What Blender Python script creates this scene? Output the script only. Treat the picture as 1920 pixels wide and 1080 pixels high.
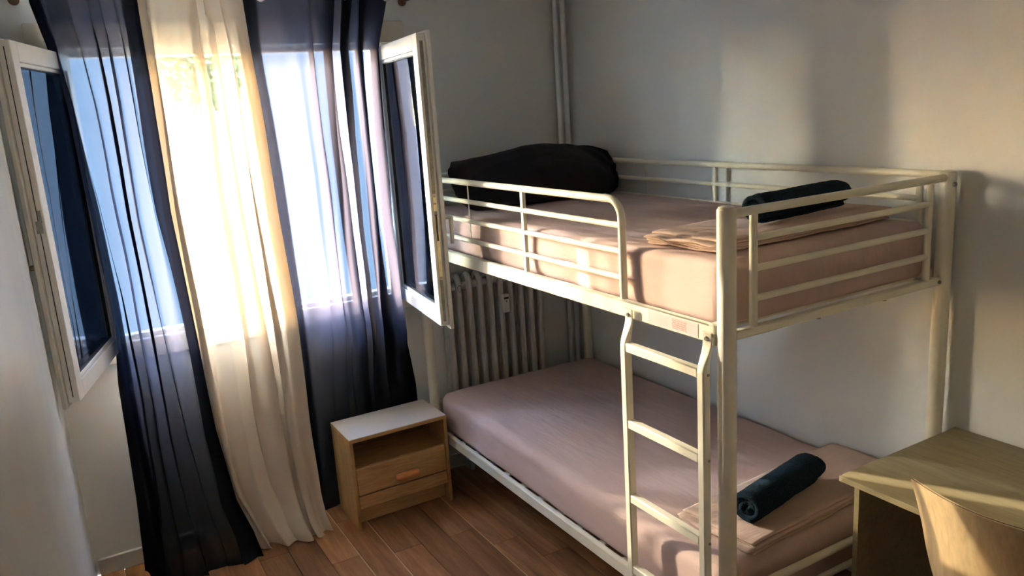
import bpy, bmesh, math, random
from mathutils import Vector, Matrix, noise
for o in list(bpy.data.objects): bpy.data.objects.remove(o, do_unlink=True)
S = bpy.context.scene
COL = S.collection
# ------------------------------------------------------------------ camera
CX, CY, CZ, YAW, PITCH, ROLL, FPX = -2.5071, -3.665, 1.8975, 0.5133, 0.226, -0.0659, 1497.64
def cam_basis():
    f = Vector((math.sin(YAW)*math.cos(PITCH), math.cos(YAW)*math.cos(PITCH), -math.sin(PITCH)))
    r = f.cross(Vector((0, 0, 1))).normalized(); u = r.cross(f)
    return r*math.cos(ROLL)+u*math.sin(ROLL), -r*math.sin(ROLL)+u*math.cos(ROLL), f
CR, CU, CF = cam_basis()
cd = bpy.data.cameras.new('camera'); cam = bpy.data.objects.new('camera', cd); COL.objects.link(cam)
cam.matrix_world = Matrix(((CR.x, CU.x, -CF.x, CX), (CR.y, CU.y, -CF.y, CY), (CR.z, CU.z, -CF.z, CZ), (0, 0, 0, 1)))
cd.sensor_width = 36; cd.lens = FPX/1920*36; cd.clip_start = .02; cd.clip_end = 400
S.camera = cam
def px(u, v, ax, val):            # photo pixel -> point on the plane (axis ax) = val
    d = CF + CR*((u-960)/FPX) - CU*((v-540)/FPX)
    c = Vector((CX, CY, CZ)); t = (val-c[ax])/d[ax]
    return c + d*t
# ------------------------------------------------------------------ light
SUN_M, SUN_EL = 1.9, math.radians(17)
sd = Vector((1, -SUN_M, 0)).normalized()*math.cos(SUN_EL) + Vector((0, 0, -math.sin(SUN_EL)))
sl = bpy.data.lights.new('sun', 'SUN'); sl.energy = 13; sl.angle = math.radians(1.2); sl.color = (1, .91, .76)
so = bpy.data.objects.new('sun', sl); COL.objects.link(so); so.location = (-8, 12, 6)
so.rotation_euler = sd.to_track_quat('-Z', 'Y').to_euler()
w = bpy.data.worlds.new('sky'); S.world = w; w.use_nodes = True
nt = w.node_tree; nt.nodes.clear()
sky = nt.nodes.new('ShaderNodeTexSky'); sky.sky_type = 'NISHITA'; sky.sun_disc = False
sky.sun_elevation = SUN_EL; sky.sun_rotation = math.atan2(-1, SUN_M); sky.dust_density = .9; sky.air_density = 1.0; sky.ozone_density = 1.5
bg = nt.nodes.new('ShaderNodeBackground'); bg.inputs['Strength'].default_value = 9.6
wo = nt.nodes.new('ShaderNodeOutputWorld')
nt.links.new(sky.outputs[0], bg.inputs[0]); nt.links.new(bg.outputs[0], wo.inputs[0])
S.view_settings.view_transform = 'Standard'; S.view_settings.look = 'None'
S.view_settings.gamma = 1; S.view_settings.use_curve_mapping = False
S.view_settings.exposure = 2.35

# ------------------------------------------------------------------ materials
def ramp(n, stops):
    e = n.color_ramp.elements
    while len(e) < len(stops): e.new(.5)
    for i, (p, c) in enumerate(stops): e[i].position = p; e[i].color = (*c, 1)
def mat(name, col, rough=.5, metal=0, nscale=0, namt=.1, bscale=0, bamt=0, bdist=.002, stretch=(1, 1, 1), spec=.5, detail=4):
    m = bpy.data.materials.new(name); m.use_nodes = True
    t = m.node_tree; b = t.nodes['Principled BSDF']
    b.inputs['Base Color'].default_value = (*col, 1); b.inputs['Roughness'].default_value = rough
    b.inputs['Metallic'].default_value = metal; b.inputs['Specular IOR Level'].default_value = spec
    tc = t.nodes.new('ShaderNodeTexCoord'); mp = t.nodes.new('ShaderNodeMapping')
    t.links.new(tc.outputs['Object'], mp.inputs[0]); mp.inputs['Scale'].default_value = stretch
    if nscale:
        n = t.nodes.new('ShaderNodeTexNoise'); n.inputs['Scale'].default_value = nscale; n.inputs['Detail'].default_value = detail
        t.links.new(mp.outputs[0], n.inputs['Vector'])
        r = t.nodes.new('ShaderNodeValToRGB')
        ramp(r, [(.3, [c*(1-namt) for c in col]), (.7, [min(1, c*(1+namt)) for c in col])])
        t.links.new(n.outputs['Fac'], r.inputs[0]); t.links.new(r.outputs[0], b.inputs['Base Color'])
    if bscale:
        n2 = t.nodes.new('ShaderNodeTexNoise'); n2.inputs['Scale'].default_value = bscale; n2.inputs['Detail'].default_value = detail
        t.links.new(mp.outputs[0], n2.inputs['Vector'])
        bp = t.nodes.new('ShaderNodeBump'); bp.inputs['Strength'].default_value = bamt; bp.inputs['Distance'].default_value = bdist
        t.links.new(n2.outputs['Fac'], bp.inputs['Height']); t.links.new(bp.outputs[0], b.inputs['Normal'])
    return m
def wood(name, dark, mid, light, axis=1, scale=1., rough=.45, rnd=0., sap=False):
    m = bpy.data.materials.new(name); m.use_nodes = True
    t = m.node_tree; b = t.nodes['Principled BSDF']; b.inputs['Roughness'].default_value = rough
    tc = t.nodes.new('ShaderNodeTexCoord'); mp = t.nodes.new('ShaderNodeMapping')
    t.links.new(tc.outputs['Object'], mp.inputs[0])
    sc = [14*scale]*3; sc[axis] = 1.3*scale; mp.inputs['Scale'].default_value = sc
    oi = t.nodes.new('ShaderNodeObjectInfo')
    ad = t.nodes.new('ShaderNodeVectorMath'); ad.operation = 'ADD'
    sk = t.nodes.new('ShaderNodeVectorMath'); sk.operation = 'SCALE'; sk.inputs[0].default_value = (37, 53, 71)
    t.links.new(oi.outputs['Random'], sk.inputs['Scale']); t.links.new(mp.outputs[0], ad.inputs[0]); t.links.new(sk.outputs[0], ad.inputs[1])
    n = t.nodes.new('ShaderNodeTexNoise'); n.inputs['Scale'].default_value = 1.; n.inputs['Detail'].default_value = 6; n.inputs['Distortion'].default_value = 1.2
    t.links.new(ad.outputs[0], n.inputs['Vector'])
    r = t.nodes.new('ShaderNodeValToRGB'); ramp(r, [(.28, dark), (.5, mid), (.74, light)])
    t.links.new(n.outputs['Fac'], r.inputs[0])
    out = r.outputs[0]
    n2 = t.nodes.new('ShaderNodeTexNoise'); n2.inputs['Scale'].default_value = 9; n2.inputs['Detail'].default_value = 3
    t.links.new(ad.outputs[0], n2.inputs['Vector'])
    mx = t.nodes.new('ShaderNodeMix'); mx.data_type = 'RGBA'; mx.blend_type = 'MULTIPLY'; mx.inputs[0].default_value = .35
    r2 = t.nodes.new('ShaderNodeValToRGB'); ramp(r2, [(.35, (.55, .5, .45)), (.6, (1, 1, 1))])
    t.links.new(n2.outputs['Fac'], r2.inputs[0]); t.links.new(out, mx.inputs[6]); t.links.new(r2.outputs[0], mx.inputs[7]); out = mx.outputs[2]
    if rnd:
        hs = t.nodes.new('ShaderNodeHueSaturation'); ma = t.nodes.new('ShaderNodeMapRange')
        ma.inputs[3].default_value = 1-rnd; ma.inputs[4].default_value = 1+rnd
        t.links.new(oi.outputs['Random'], ma.inputs[0]); t.links.new(ma.outputs[0], hs.inputs['Value']); t.links.new(out, hs.inputs['Color']); out = hs.outputs[0]
    if sap:                       # pale sapwood streak along one edge of each plank
        sx = t.nodes.new('ShaderNodeSeparateXYZ'); t.links.new(tc.outputs['Generated'], sx.inputs[0])
        nz = t.nodes.new('ShaderNodeMath'); nz.operation = 'MULTIPLY_ADD'; nz.inputs[1].default_value = .02
        t.links.new(n.outputs['Fac'], nz.inputs[0]); t.links.new(sx.outputs[0], nz.inputs[2])
        r3 = t.nodes.new('ShaderNodeValToRGB'); ramp(r3, [(.955, (0, 0, 0)), (.985, (1, 1, 1))])
        pk = t.nodes.new('ShaderNodeMath'); pk.operation = 'MULTIPLY'; pg = t.nodes.new('ShaderNodeMath'); pg.operation = 'GREATER_THAN'; pg.inputs[1].default_value = .62
        fr_ = t.nodes.new('ShaderNodeMath'); fr_.operation = 'FRACT'; f7 = t.nodes.new('ShaderNodeMath'); f7.operation = 'MULTIPLY'; f7.inputs[1].default_value = 7.31
        t.links.new(oi.outputs['Random'], f7.inputs[0]); t.links.new(f7.outputs[0], fr_.inputs[0]); t.links.new(fr_.outputs[0], pg.inputs[0])
        t.links.new(r3.outputs[0], pk.inputs[0]); t.links.new(pg.outputs[0], pk.inputs[1])
        t.links.new(nz.outputs[0], r3.inputs[0])
        m3 = t.nodes.new('ShaderNodeMix'); m3.data_type = 'RGBA'; m3.inputs[7].default_value = (.80, .54, .30, 1)
        t.links.new(pk.outputs[0], m3.inputs[0]); t.links.new(out, m3.inputs[6]); out = m3.outputs[2]
    t.links.new(out, b.inputs['Base Color'])
    return m
def cloth_sheer(name, col, tcol, lcol, t_amt, transl, weave=900):
    m = bpy.data.materials.new(name); m.use_nodes = True
    t = m.node_tree; t.nodes.clear()
    tr = t.nodes.new('ShaderNodeBsdfTransparent'); tr.inputs[0].default_value = (*tcol, 1)
    di = t.nodes.new('ShaderNodeBsdfDiffuse'); di.inputs[0].default_value = (*col, 1)
    tl = t.nodes.new('ShaderNodeBsdfTranslucent'); tl.inputs[0].default_value = (*lcol, 1)
    m1 = t.nodes.new('ShaderNodeMixShader'); m1.inputs[0].default_value = transl
    m2 = t.nodes.new('ShaderNodeMixShader')
    tc = t.nodes.new('ShaderNodeTexCoord'); n = t.nodes.new('ShaderNodeTexNoise'); n.inputs['Scale'].default_value = weave
    mr = t.nodes.new('ShaderNodeMapRange'); mr.inputs[1].default_value = .3; mr.inputs[2].default_value = .7
    mr.inputs[3].default_value = t_amt*.75; mr.inputs[4].default_value = min(1, t_amt*1.25)
    t.links.new(tc.outputs['Object'], n.inputs['Vector']); t.links.new(n.outputs['Fac'], mr.inputs[0]); t.links.new(mr.outputs[0], m2.inputs[0])
    o = t.nodes.new('ShaderNodeOutputMaterial')
    t.links.new(di.outputs[0], m1.inputs[1]); t.links.new(tl.outputs[0], m1.inputs[2])
    t.links.new(m1.outputs[0], m2.inputs[1]); t.links.new(tr.outputs[0], m2.inputs[2]); t.links.new(m2.outputs[0], o.inputs[0])
    return m
def glass(name):
    m = bpy.data.materials.new(name); m.use_nodes = True
    t = m.node_tree; t.nodes.clear()
    tr = t.nodes.new('ShaderNodeBsdfTransparent'); tr.inputs[0].default_value = (.93, .96, .96, 1)
    gl = t.nodes.new('ShaderNodeBsdfGlossy'); gl.inputs['Roughness'].default_value = .02; gl.inputs[0].default_value = (.9, .95, 1, 1)
    fr = t.nodes.new('ShaderNodeFresnel'); fr.inputs[0].default_value = 1.75
    mx = t.nodes.new('ShaderNodeMixShader'); o = t.nodes.new('ShaderNodeOutputMaterial')
    t.links.new(fr.outputs[0], mx.inputs[0]); t.links.new(tr.outputs[0], mx.inputs[1]); t.links.new(gl.outputs[0], mx.inputs[2]); t.links.new(mx.outputs[0], o.inputs[0])
    return m
M = dict(
    wall=mat('wall_paint', (.76, .765, .74), .6, nscale=3, namt=.03, bscale=260, bamt=.12, bdist=.001),
    gloss_wall=mat('satin_wall_paint', (.80, .81, .79), .28, nscale=5, namt=.04, bscale=16, bamt=.5, bdist=.004, stretch=(1, 1, .10), spec=.45),
    ceiling=mat('ceiling_paint', (.87, .87, .86), .8, bscale=120, bamt=.1),
    base=mat('baseboard_paint', (.66, .66, .63), .5, nscale=6, namt=.05),
    pipe=mat('pipe_paint', (.72, .73, .72), .4, nscale=8, namt=.04),
    pvc=mat('white_window_plastic', (.80, .77, .70), .35, nscale=20, namt=.03),
    box=mat('shutter_box_plastic', (.70, .67, .58), .5, nscale=6, namt=.03),
    gasket=mat('rubber_gasket', (.03, .03, .03), .6, nscale=30, namt=.2),
    steel=mat('dull_steel', (.30, .29, .26), .45, .8, nscale=40, namt=.25),
    brass=mat('brass_plate', (.72, .62, .38), .35, .8, nscale=40, namt=.15),
    chrome=mat('chrome', (.75, .75, .75), .15, 1, nscale=30, namt=.05),
    bronze=mat('bronze_rod', (.16, .09, .06), .35, .7, nscale=30, namt=.15),
    metal=mat('cream_enamel', (.80, .76, .62), .38, nscale=12, namt=.03, bscale=60, bamt=.05, bdist=.001),
    bolt=mat('bolt_steel', (.32, .30, .26), .4, .9, nscale=50, namt=.2),
    sheet=mat('mauve_sheet', (.56, .415, .375), .85, nscale=5, namt=.05, bscale=7, bamt=.32, bdist=.014, stretch=(5, .9, 2.5), spec=.2),
    fsheet=mat('folded_sheet_cloth', (.54, .40, .33), .85, nscale=12, namt=.06, bscale=30, bamt=.4, bdist=.006, stretch=(1, 3, 1), spec=.2),
    pillow=mat('aubergine_pillowcase', (.009, .0065, .0095), .75, nscale=7, namt=.2, bscale=14, bamt=.3, bdist=.006, spec=.25),
    towel=mat('petrol_terry', (.009, .021, .033), 1., nscale=220, namt=.55, bscale=420, bamt=.9, bdist=.004, spec=.1),
    rad=mat('radiator_enamel', (.62, .60, .58), .35, nscale=9, namt=.06, bscale=60, bamt=.08),
    plastic=mat('white_plastic', (.85, .84, .79), .4, nscale=30, namt=.03),
    black=mat('black_plastic', (.02, .02, .02), .4, nscale=30, namt=.1),
    lam=mat('grey_laminate', (.78, .72, .67), .35, nscale=180, namt=.06),
    oak=wood('light_oak', (.50, .27, .10), (.64, .37, .145), (.74, .46, .20), axis=0, scale=1.2, rough=.4),
    oakv=wood('light_oak_upright', (.46, .25, .09), (.58, .33, .125), (.68, .41, .17), axis=2, scale=1.2, rough=.4),
    oakin=mat('oak_inside_shaded', (.14, .085, .04), .6, nscale=20, namt=.1, stretch=(1, 6, 6)),  # shade inside the open shelf is put into this darker oak colour
    knob=mat('orange_wood_handle', (.85, .33, .10), .4, nscale=25, namt=.12, stretch=(.3, 1, 1)),
    desk=wood('pale_birch', (.24, .185, .095), (.28, .225, .12), (.325, .26, .145), axis=1, scale=.8, rough=.42),
    ply=wood('birch_plywood', (.52, .35, .17), (.60, .43, .23), (.68, .51, .30), axis=2, scale=.6, rough=.38),
    plyline=mat('dark_glue_line', (.10, .06, .03), .7, nscale=40, namt=.2),
    plank=wood('walnut_laminate', (.20, .085, .033), (.40, .185, .080), (.60, .31, .14), axis=1, scale=.9, rough=.33, rnd=.34, sap=True),
    sub=mat('subfloor', (.10, .055, .03), .8, nscale=10, namt=.2),
    navy=cloth_sheer('navy_voile', (.015, .0165, .021), (.60, .75, 1.0), (.014, .013, .018), .044, .5),
    voile=cloth_sheer('cream_voile', (.90, .76, .61), (1, .97, .86), (.048, .041, .029), .085, .2),
    glass=glass('window_glass'),
    leaf=mat('leaf_green', (.16, .22, .09), .6, nscale=3, namt=.4),
    bark=mat('bark', (.12, .09, .06), .9, nscale=12, namt=.3),
    roughcast=mat('roughcast_render', (.175, .18, .172), .95, nscale=2, namt=.04, bscale=30, bamt=.8, bdist=.03),
    ground=mat('pale_gravel', (.35, .34, .31), .9, nscale=6, namt=.15),
)
# flat print on the bed's warning sticker: pale paper with grey and red lines of tiny print
def sticker_mat():
    m = bpy.data.materials.new('warning_sticker_print'); m.use_nodes = True
    t = m.node_tree; b = t.nodes['Principled BSDF']; b.inputs['Roughness'].default_value = .5
    tc = t.nodes.new('ShaderNodeTexCoord'); s = t.nodes.new('ShaderNodeSeparateXYZ'); t.links.new(tc.outputs['Generated'], s.inputs[0])
    def math_(op, a, bb):
        n = t.nodes.new('ShaderNodeMath'); n.operation = op
        for i, x in enumerate((a, bb)):
            if isinstance(x, (int, float)): n.inputs[i].default_value = x
            else: t.links.new(x, n.inputs[i])
        return n.outputs[0]
    u = math_('SUBTRACT', 1, s.outputs[1]); v = s.outputs[2]
    line = math_('LESS_THAN', math_('FRACT', math_('MULTIPLY', v, 7), 0), .5)
    nz = t.nodes.new('ShaderNodeTexNoise'); nz.inputs['Scale'].default_value = 260; t.links.new(tc.outputs['Object'], nz.inputs['Vector'])
    ink = math_('MULTIPLY', line, math_('GREATER_THAN', nz.outputs['Fac'], .44))
    red = math_('MULTIPLY', math_('GREATER_THAN', u, .50), math_('LESS_THAN', u, .78))
    grey = math_('ADD', math_('GREATER_THAN', u, .78), math_('MULTIPLY', math_('GREATER_THAN', u, .24), math_('LESS_THAN', u, .42)))
    inb = math_('MULTIPLY', math_('GREATER_THAN', v, .15), math_('LESS_THAN', v, .88))
    m1 = t.nodes.new('ShaderNodeMix'); m1.data_type = 'RGBA'; m1.inputs[6].default_value = (.50, .44, .43, 1); m1.inputs[7].default_value = (.60, .10, .06, 1)
    t.links.new(math_('MULTIPLY', math_('MULTIPLY', red, inb), math_('ADD', math_('MULTIPLY', ink, .5), .22)), m1.inputs[0])
    m2 = t.nodes.new('ShaderNodeMix'); m2.data_type = 'RGBA'; m2.inputs[7].default_value = (.36, .34, .36, 1)
    t.links.new(m1.outputs[2], m2.inputs[6]); t.links.new(math_('MULTIPLY', math_('MULTIPLY', math_('MULTIPLY', grey, inb), ink), .6), m2.inputs[0])
    t.links.new(m2.outputs[2], b.inputs['Base Color'])
    return m
M['sticker'] = sticker_mat()

# ------------------------------------------------------------------ mesh builder
class MB:
    def __init__(s): s.v = []; s.f = []
    def add(s, vs, fs):
        n = len(s.v); s.v += [Vector(p) for p in vs]; s.f += [tuple(i+n for i in f) for f in fs]; return s
    def box(s, x0, x1, y0, y1, z0, z1, bev=0.0, seg=1):
        bm = bmesh.new(); bmesh.ops.create_cube(bm, size=1)
        for v in bm.verts: v.co = Vector(((x0+x1)/2+v.co.x*(x1-x0), (y0+y1)/2+v.co.y*(y1-y0), (z0+z1)/2+v.co.z*(z1-z0)))
        if bev: bmesh.ops.bevel(bm, geom=bm.edges[:], offset=bev, segments=seg, affect='EDGES', profile=.5)
        bm.verts.index_update()
        s.add([v.co.copy() for v in bm.verts], [[v.index for v in f.verts] for f in bm.faces]); bm.free(); return s
    def tube(s, pts, r, n=12, closed=False):
        pts = [Vector(p) for p in pts]; k = len(pts); rr = r if isinstance(r, (list, tuple)) else [r]*k
        rings = []; prev = None
        for i, p in enumerate(pts):
            if closed: d = pts[(i+1) % k]-pts[i-1]
            else: d = pts[min(i+1, k-1)]-pts[max(i-1, 0)]
            d.normalize()
            if prev is None: a = d.orthogonal().normalized()
            else: a = (prev-d*prev.dot(d)).normalized()
            prev = a; b = d.cross(a)
            rings.append([p+(a*math.cos(2*math.pi*j/n)+b*math.sin(2*math.pi*j/n))*rr[i] for j in range(n)])
        vs = [q for g in rings for q in g]; fs = []
        for i in range(k if closed else k-1):
            for j in range(n):
                i2 = (i+1) % k; fs.append((i*n+j, i*n+(j+1) % n, i2*n+(j+1) % n, i2*n+j))
        if not closed: fs.append(tuple(range(n-1, -1, -1))); fs.append(tuple((k-1)*n+j for j in range(n)))
        return s.add(vs, fs)
    def grid(s, fn, nu, nv):
        vs = [fn(i/nu, j/nv) for j in range(nv+1) for i in range(nu+1)]
        fs = [(j*(nu+1)+i, j*(nu+1)+i+1, (j+1)*(nu+1)+i+1, (j+1)*(nu+1)+i) for j in range(nv) for i in range(nu)]
        return s.add(vs, fs)
    def slab(s, cx, cy, cz, sx, sy, sz, r, n=(20, 30, 5), disp=None):   # soft rounded block on a grid
        hx, hy, hz = sx/2, sy/2, sz/2
        def put(p):
            q = Vector((max(-hx+r, min(hx-r, p[0])), max(-hy+r, min(hy-r, p[1])), max(-hz+r, min(hz-r, p[2]))))
            d = Vector(p)-q
            if d.length > 1e-9: d = d.normalized()*r
            w = q+d
            if disp: w = disp(w)
            return w+Vector((cx, cy, cz))
        nx, ny, nz = n
        def spread(i, k, h, rr):          # more rows near the edges
            t = i/k; a = -h+2*h*t
            return a
        bm = bmesh.new(); vd = {}
        def vert(i, j, k):
            if (i, j, k) not in vd: vd[(i, j, k)] = bm.verts.new(put((spread(i, nx, hx, r), spread(j, ny, hy, r), spread(k, nz, hz, r))))
            return vd[(i, j, k)]
        for i in range(nx):
            for j in range(ny):
                bm.faces.new([vert(i, j, 0), vert(i, j+1, 0), vert(i+1, j+1, 0), vert(i+1, j, 0)])
                bm.faces.new([vert(i, j, nz), vert(i+1, j, nz), vert(i+1, j+1, nz), vert(i, j+1, nz)])
        for i in range(nx):
            for k in range(nz):
                bm.faces.new([vert(i, 0, k), vert(i+1, 0, k), vert(i+1, 0, k+1), vert(i, 0, k+1)])
                bm.faces.new([vert(i, ny, k), vert(i, ny, k+1), vert(i+1, ny, k+1), vert(i+1, ny, k)])
        for j in range(ny):
            for k in range(nz):
                bm.faces.new([vert(0, j, k), vert(0, j, k+1), vert(0, j+1, k+1), vert(0, j+1, k)])
                bm.faces.new([vert(nx, j, k), vert(nx, j+1, k), vert(nx, j+1, k+1), vert(nx, j, k+1)])
        bm.verts.index_update()
        s.add([v.co.copy() for v in bm.verts], [[v.index for v in f.verts] for f in bm.faces]); bm.free(); return s
WORLD = {}
def empty(name, loc, parent=None):
    o = bpy.data.objects.new(name, None); COL.objects.link(o); o.empty_display_size = .1
    loc = Vector(loc)
    if parent: o.parent = parent; o.location = loc-WORLD[parent]
    else: o.location = loc
    WORLD[o] = loc
    return o
def obj(name, mb, m, parent=None, smooth=False, origin=None, local=False):
    # world-space verts; local=True: verts and origin already in the parent's own (rotated) space
    xs = [v.x for v in mb.v]; ys = [v.y for v in mb.v]; zs = [v.z for v in mb.v]
    c = Vector(((min(xs)+max(xs))/2, (min(ys)+max(ys))/2, (min(zs)+max(zs))/2 if parent else min(zs)))
    me = bpy.data.meshes.new(name); me.from_pydata([v-c for v in mb.v], [], mb.f); me.update()
    bm = bmesh.new(); bm.from_mesh(me); bmesh.ops.recalc_face_normals(bm, faces=bm.faces); bm.to_mesh(me); bm.free()
    o = bpy.data.objects.new(name, me); COL.objects.link(o); me.materials.append(m)
    if smooth:
        for p in me.polygons: p.use_smooth = True
        if smooth != 'full':
            try: me.set_sharp_from_angle(angle=math.radians(40))
            except Exception: pass
    if parent:
        o.parent = parent; o.location = c if local else c-WORLD[parent]
        if local: o.location = c-LOCAL.get(parent, Vector((0, 0, 0)))
        if local: LOCAL[o] = c
    else: o.location = c
    WORLD[o] = c
    return o
LOCAL = {}
def tag(o, label=None, cat=None, group=None, kind=None):
    if label: o['label'] = label
    if cat: o['category'] = cat
    if group: o['group'] = group
    if kind: o['kind'] = kind
    return o
def B(*a, **k): return MB().box(*a, **k)
rnd = random.Random(7)
def nz(x, y, z): return noise.noise(Vector((x, y, z)))

# ------------------------------------------------------------------ the room
XL, XR, YB, YF, ZC = -2.607, 0.0, 0.02, -4.35, 2.52
WX0, WX1, WZ0, WZ1 = -2.42, -1.02, .93, 2.30        # hole for window frame and shutter box
TH = .30
floor = tag(obj('floor', B(XL-.1, XR+.1, YF-.1, YB, -.05, -.009), M['sub']), 'walnut brown laminate plank floor', None, None, 'structure')
def plank(x0, x1, y0, y1):
    g = .0009
    obj('plank', B(x0+g, x1-g, y0+g, y1-g, -.009, 0, bev=.0009), M['plank'], floor)
xs = -1.07-.13*12; k = 0
while xs < XR:
    a, b = max(xs, XL), min(xs+.13, XR)
    if b-a > .004:
        y = YB-.01-rnd.uniform(.15, 1.2)
        # joints read off the photograph
        fix = {round(-1.07-.13*5, 2): -.52, round(-1.07-.13*7, 2): -.30, round(-1.07-.13, 2): -.62, round(-1.07, 2): -.80}
        y = fix.get(round(xs, 2), y)
        top = YB
        while True:
            lo = max(y, YF)
            plank(a, b, lo, top)
            if lo <= YF: break
            top = lo; y -= 1.21
    xs += .13; k += 1
def struct(name, mb, m, label): return tag(obj(name, mb, m), label, None, None, 'structure')
struct('wall_right', B(XR, XR+.12, YF-.1, YB+TH, 0, ZC), M['wall'], 'plain light grey painted wall beside the bunk bed')
struct('wall_left', B(XL-.12, XL, YF-.1, YB+TH, 0, ZC), M['gloss_wall'], 'glossy pale grey painted wall with brush streaks')
struct('wall_front', B(XL, XR, YF-.12, YF, 0, ZC), M['ceiling'], 'white painted wall facing the window wall')
struct('ceiling', B(XL-.12, XR+.12, YF-.12, YB+TH, ZC, ZC+.12), M['ceiling'], 'white painted ceiling')
wb = MB()
wb.box(XL, WX0, YB, YB+TH, 0, ZC); wb.box(WX1, XR, YB, YB+TH, 0, ZC)
wb.box(WX0, WX1, YB, YB+TH, 0, WZ0); wb.box(WX0, WX1, YB, YB+TH, WZ1, ZC)
struct('wall_back', wb, M['wall'], 'grey wall with the curtained window in it')
bs = [('baseboard_back', B(XL+.012, XR-.002, YB-.016, YB, .001, .078, bev=.003), 'grey painted baseboard under the window'),
      ('baseboard_right', B(XR-.016, XR, YF+.02, YB-.018, .001, .078, bev=.003), 'grey painted baseboard along the plain wall'),
      ('baseboard_front', B(XL+.012, XR-.02, YF, YF+.016, .001, .078, bev=.003), 'grey painted baseboard facing the window')]
for n_, b_, l_ in bs: struct(n_, b_, M['base'], l_)
# two heating pipes in the corner
for i, (u_, lab) in enumerate([(1064, 'grey painted heating pipe standing against the window wall in the corner'), (1075, 'grey painted heating pipe in the corner, the one beside the plain wall')]):
    x_ = [-.083, -.049][i]; y_ = [-.012, -.030][i]
    tag(obj('heating_pipe', MB().tube([(x_, y_, .001), (x_, y_, ZC-.001)], .0145, 16), M['pipe'], smooth=True), lab, 'pipe', 'heating pipes in the corner')

# ------------------------------------------------------------------ the window
WIN = tag(empty('window_1', ((WX0+WX1)/2, YB, .93)), 'white plastic window with two sashes swung open inwards', None, None, 'structure')
FY0, FY1 = -.005, .075
FL, FR, FB, FT = -2.42, -1.02, .935, 2.212         # outer fixed frame
ft = .052
obj('frame_jamb', B(FL, FL+ft, FY0, FY1, FB, FT, bev=.003), M['pvc'], WIN)
obj('frame_jamb', B(FR-ft, FR, FY0, FY1, FB, FT, bev=.003), M['pvc'], WIN)
obj('frame_head', B(FL+ft, FR-ft, FY0, FY1, FT-.03, FT, bev=.003), M['pvc'], WIN)
sill_ = obj('frame_sill', B(FL+ft, FR-ft, FY0, FY1, FB, FB+.085, bev=.003), M['pvc'], WIN)
obj('sill_lip', B(FL+ft, FR-ft, FY0+.03, FY1, FB+.085, FB+.105, bev=.003), M['pvc'], sill_)
obj('shutter_box', B(FL-.075, FR+.075, -.022, .10, FT, 2.312, bev=.004), M['box'], WIN)
obj('window_ledge', B(FL+.0, FR-.0, FY1, YB+TH+.04, FB-.03, FB+.01, bev=.003), M['base'], WIN)
SW, SZ0, SZ1 = .665, 1.0, 2.192
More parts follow.
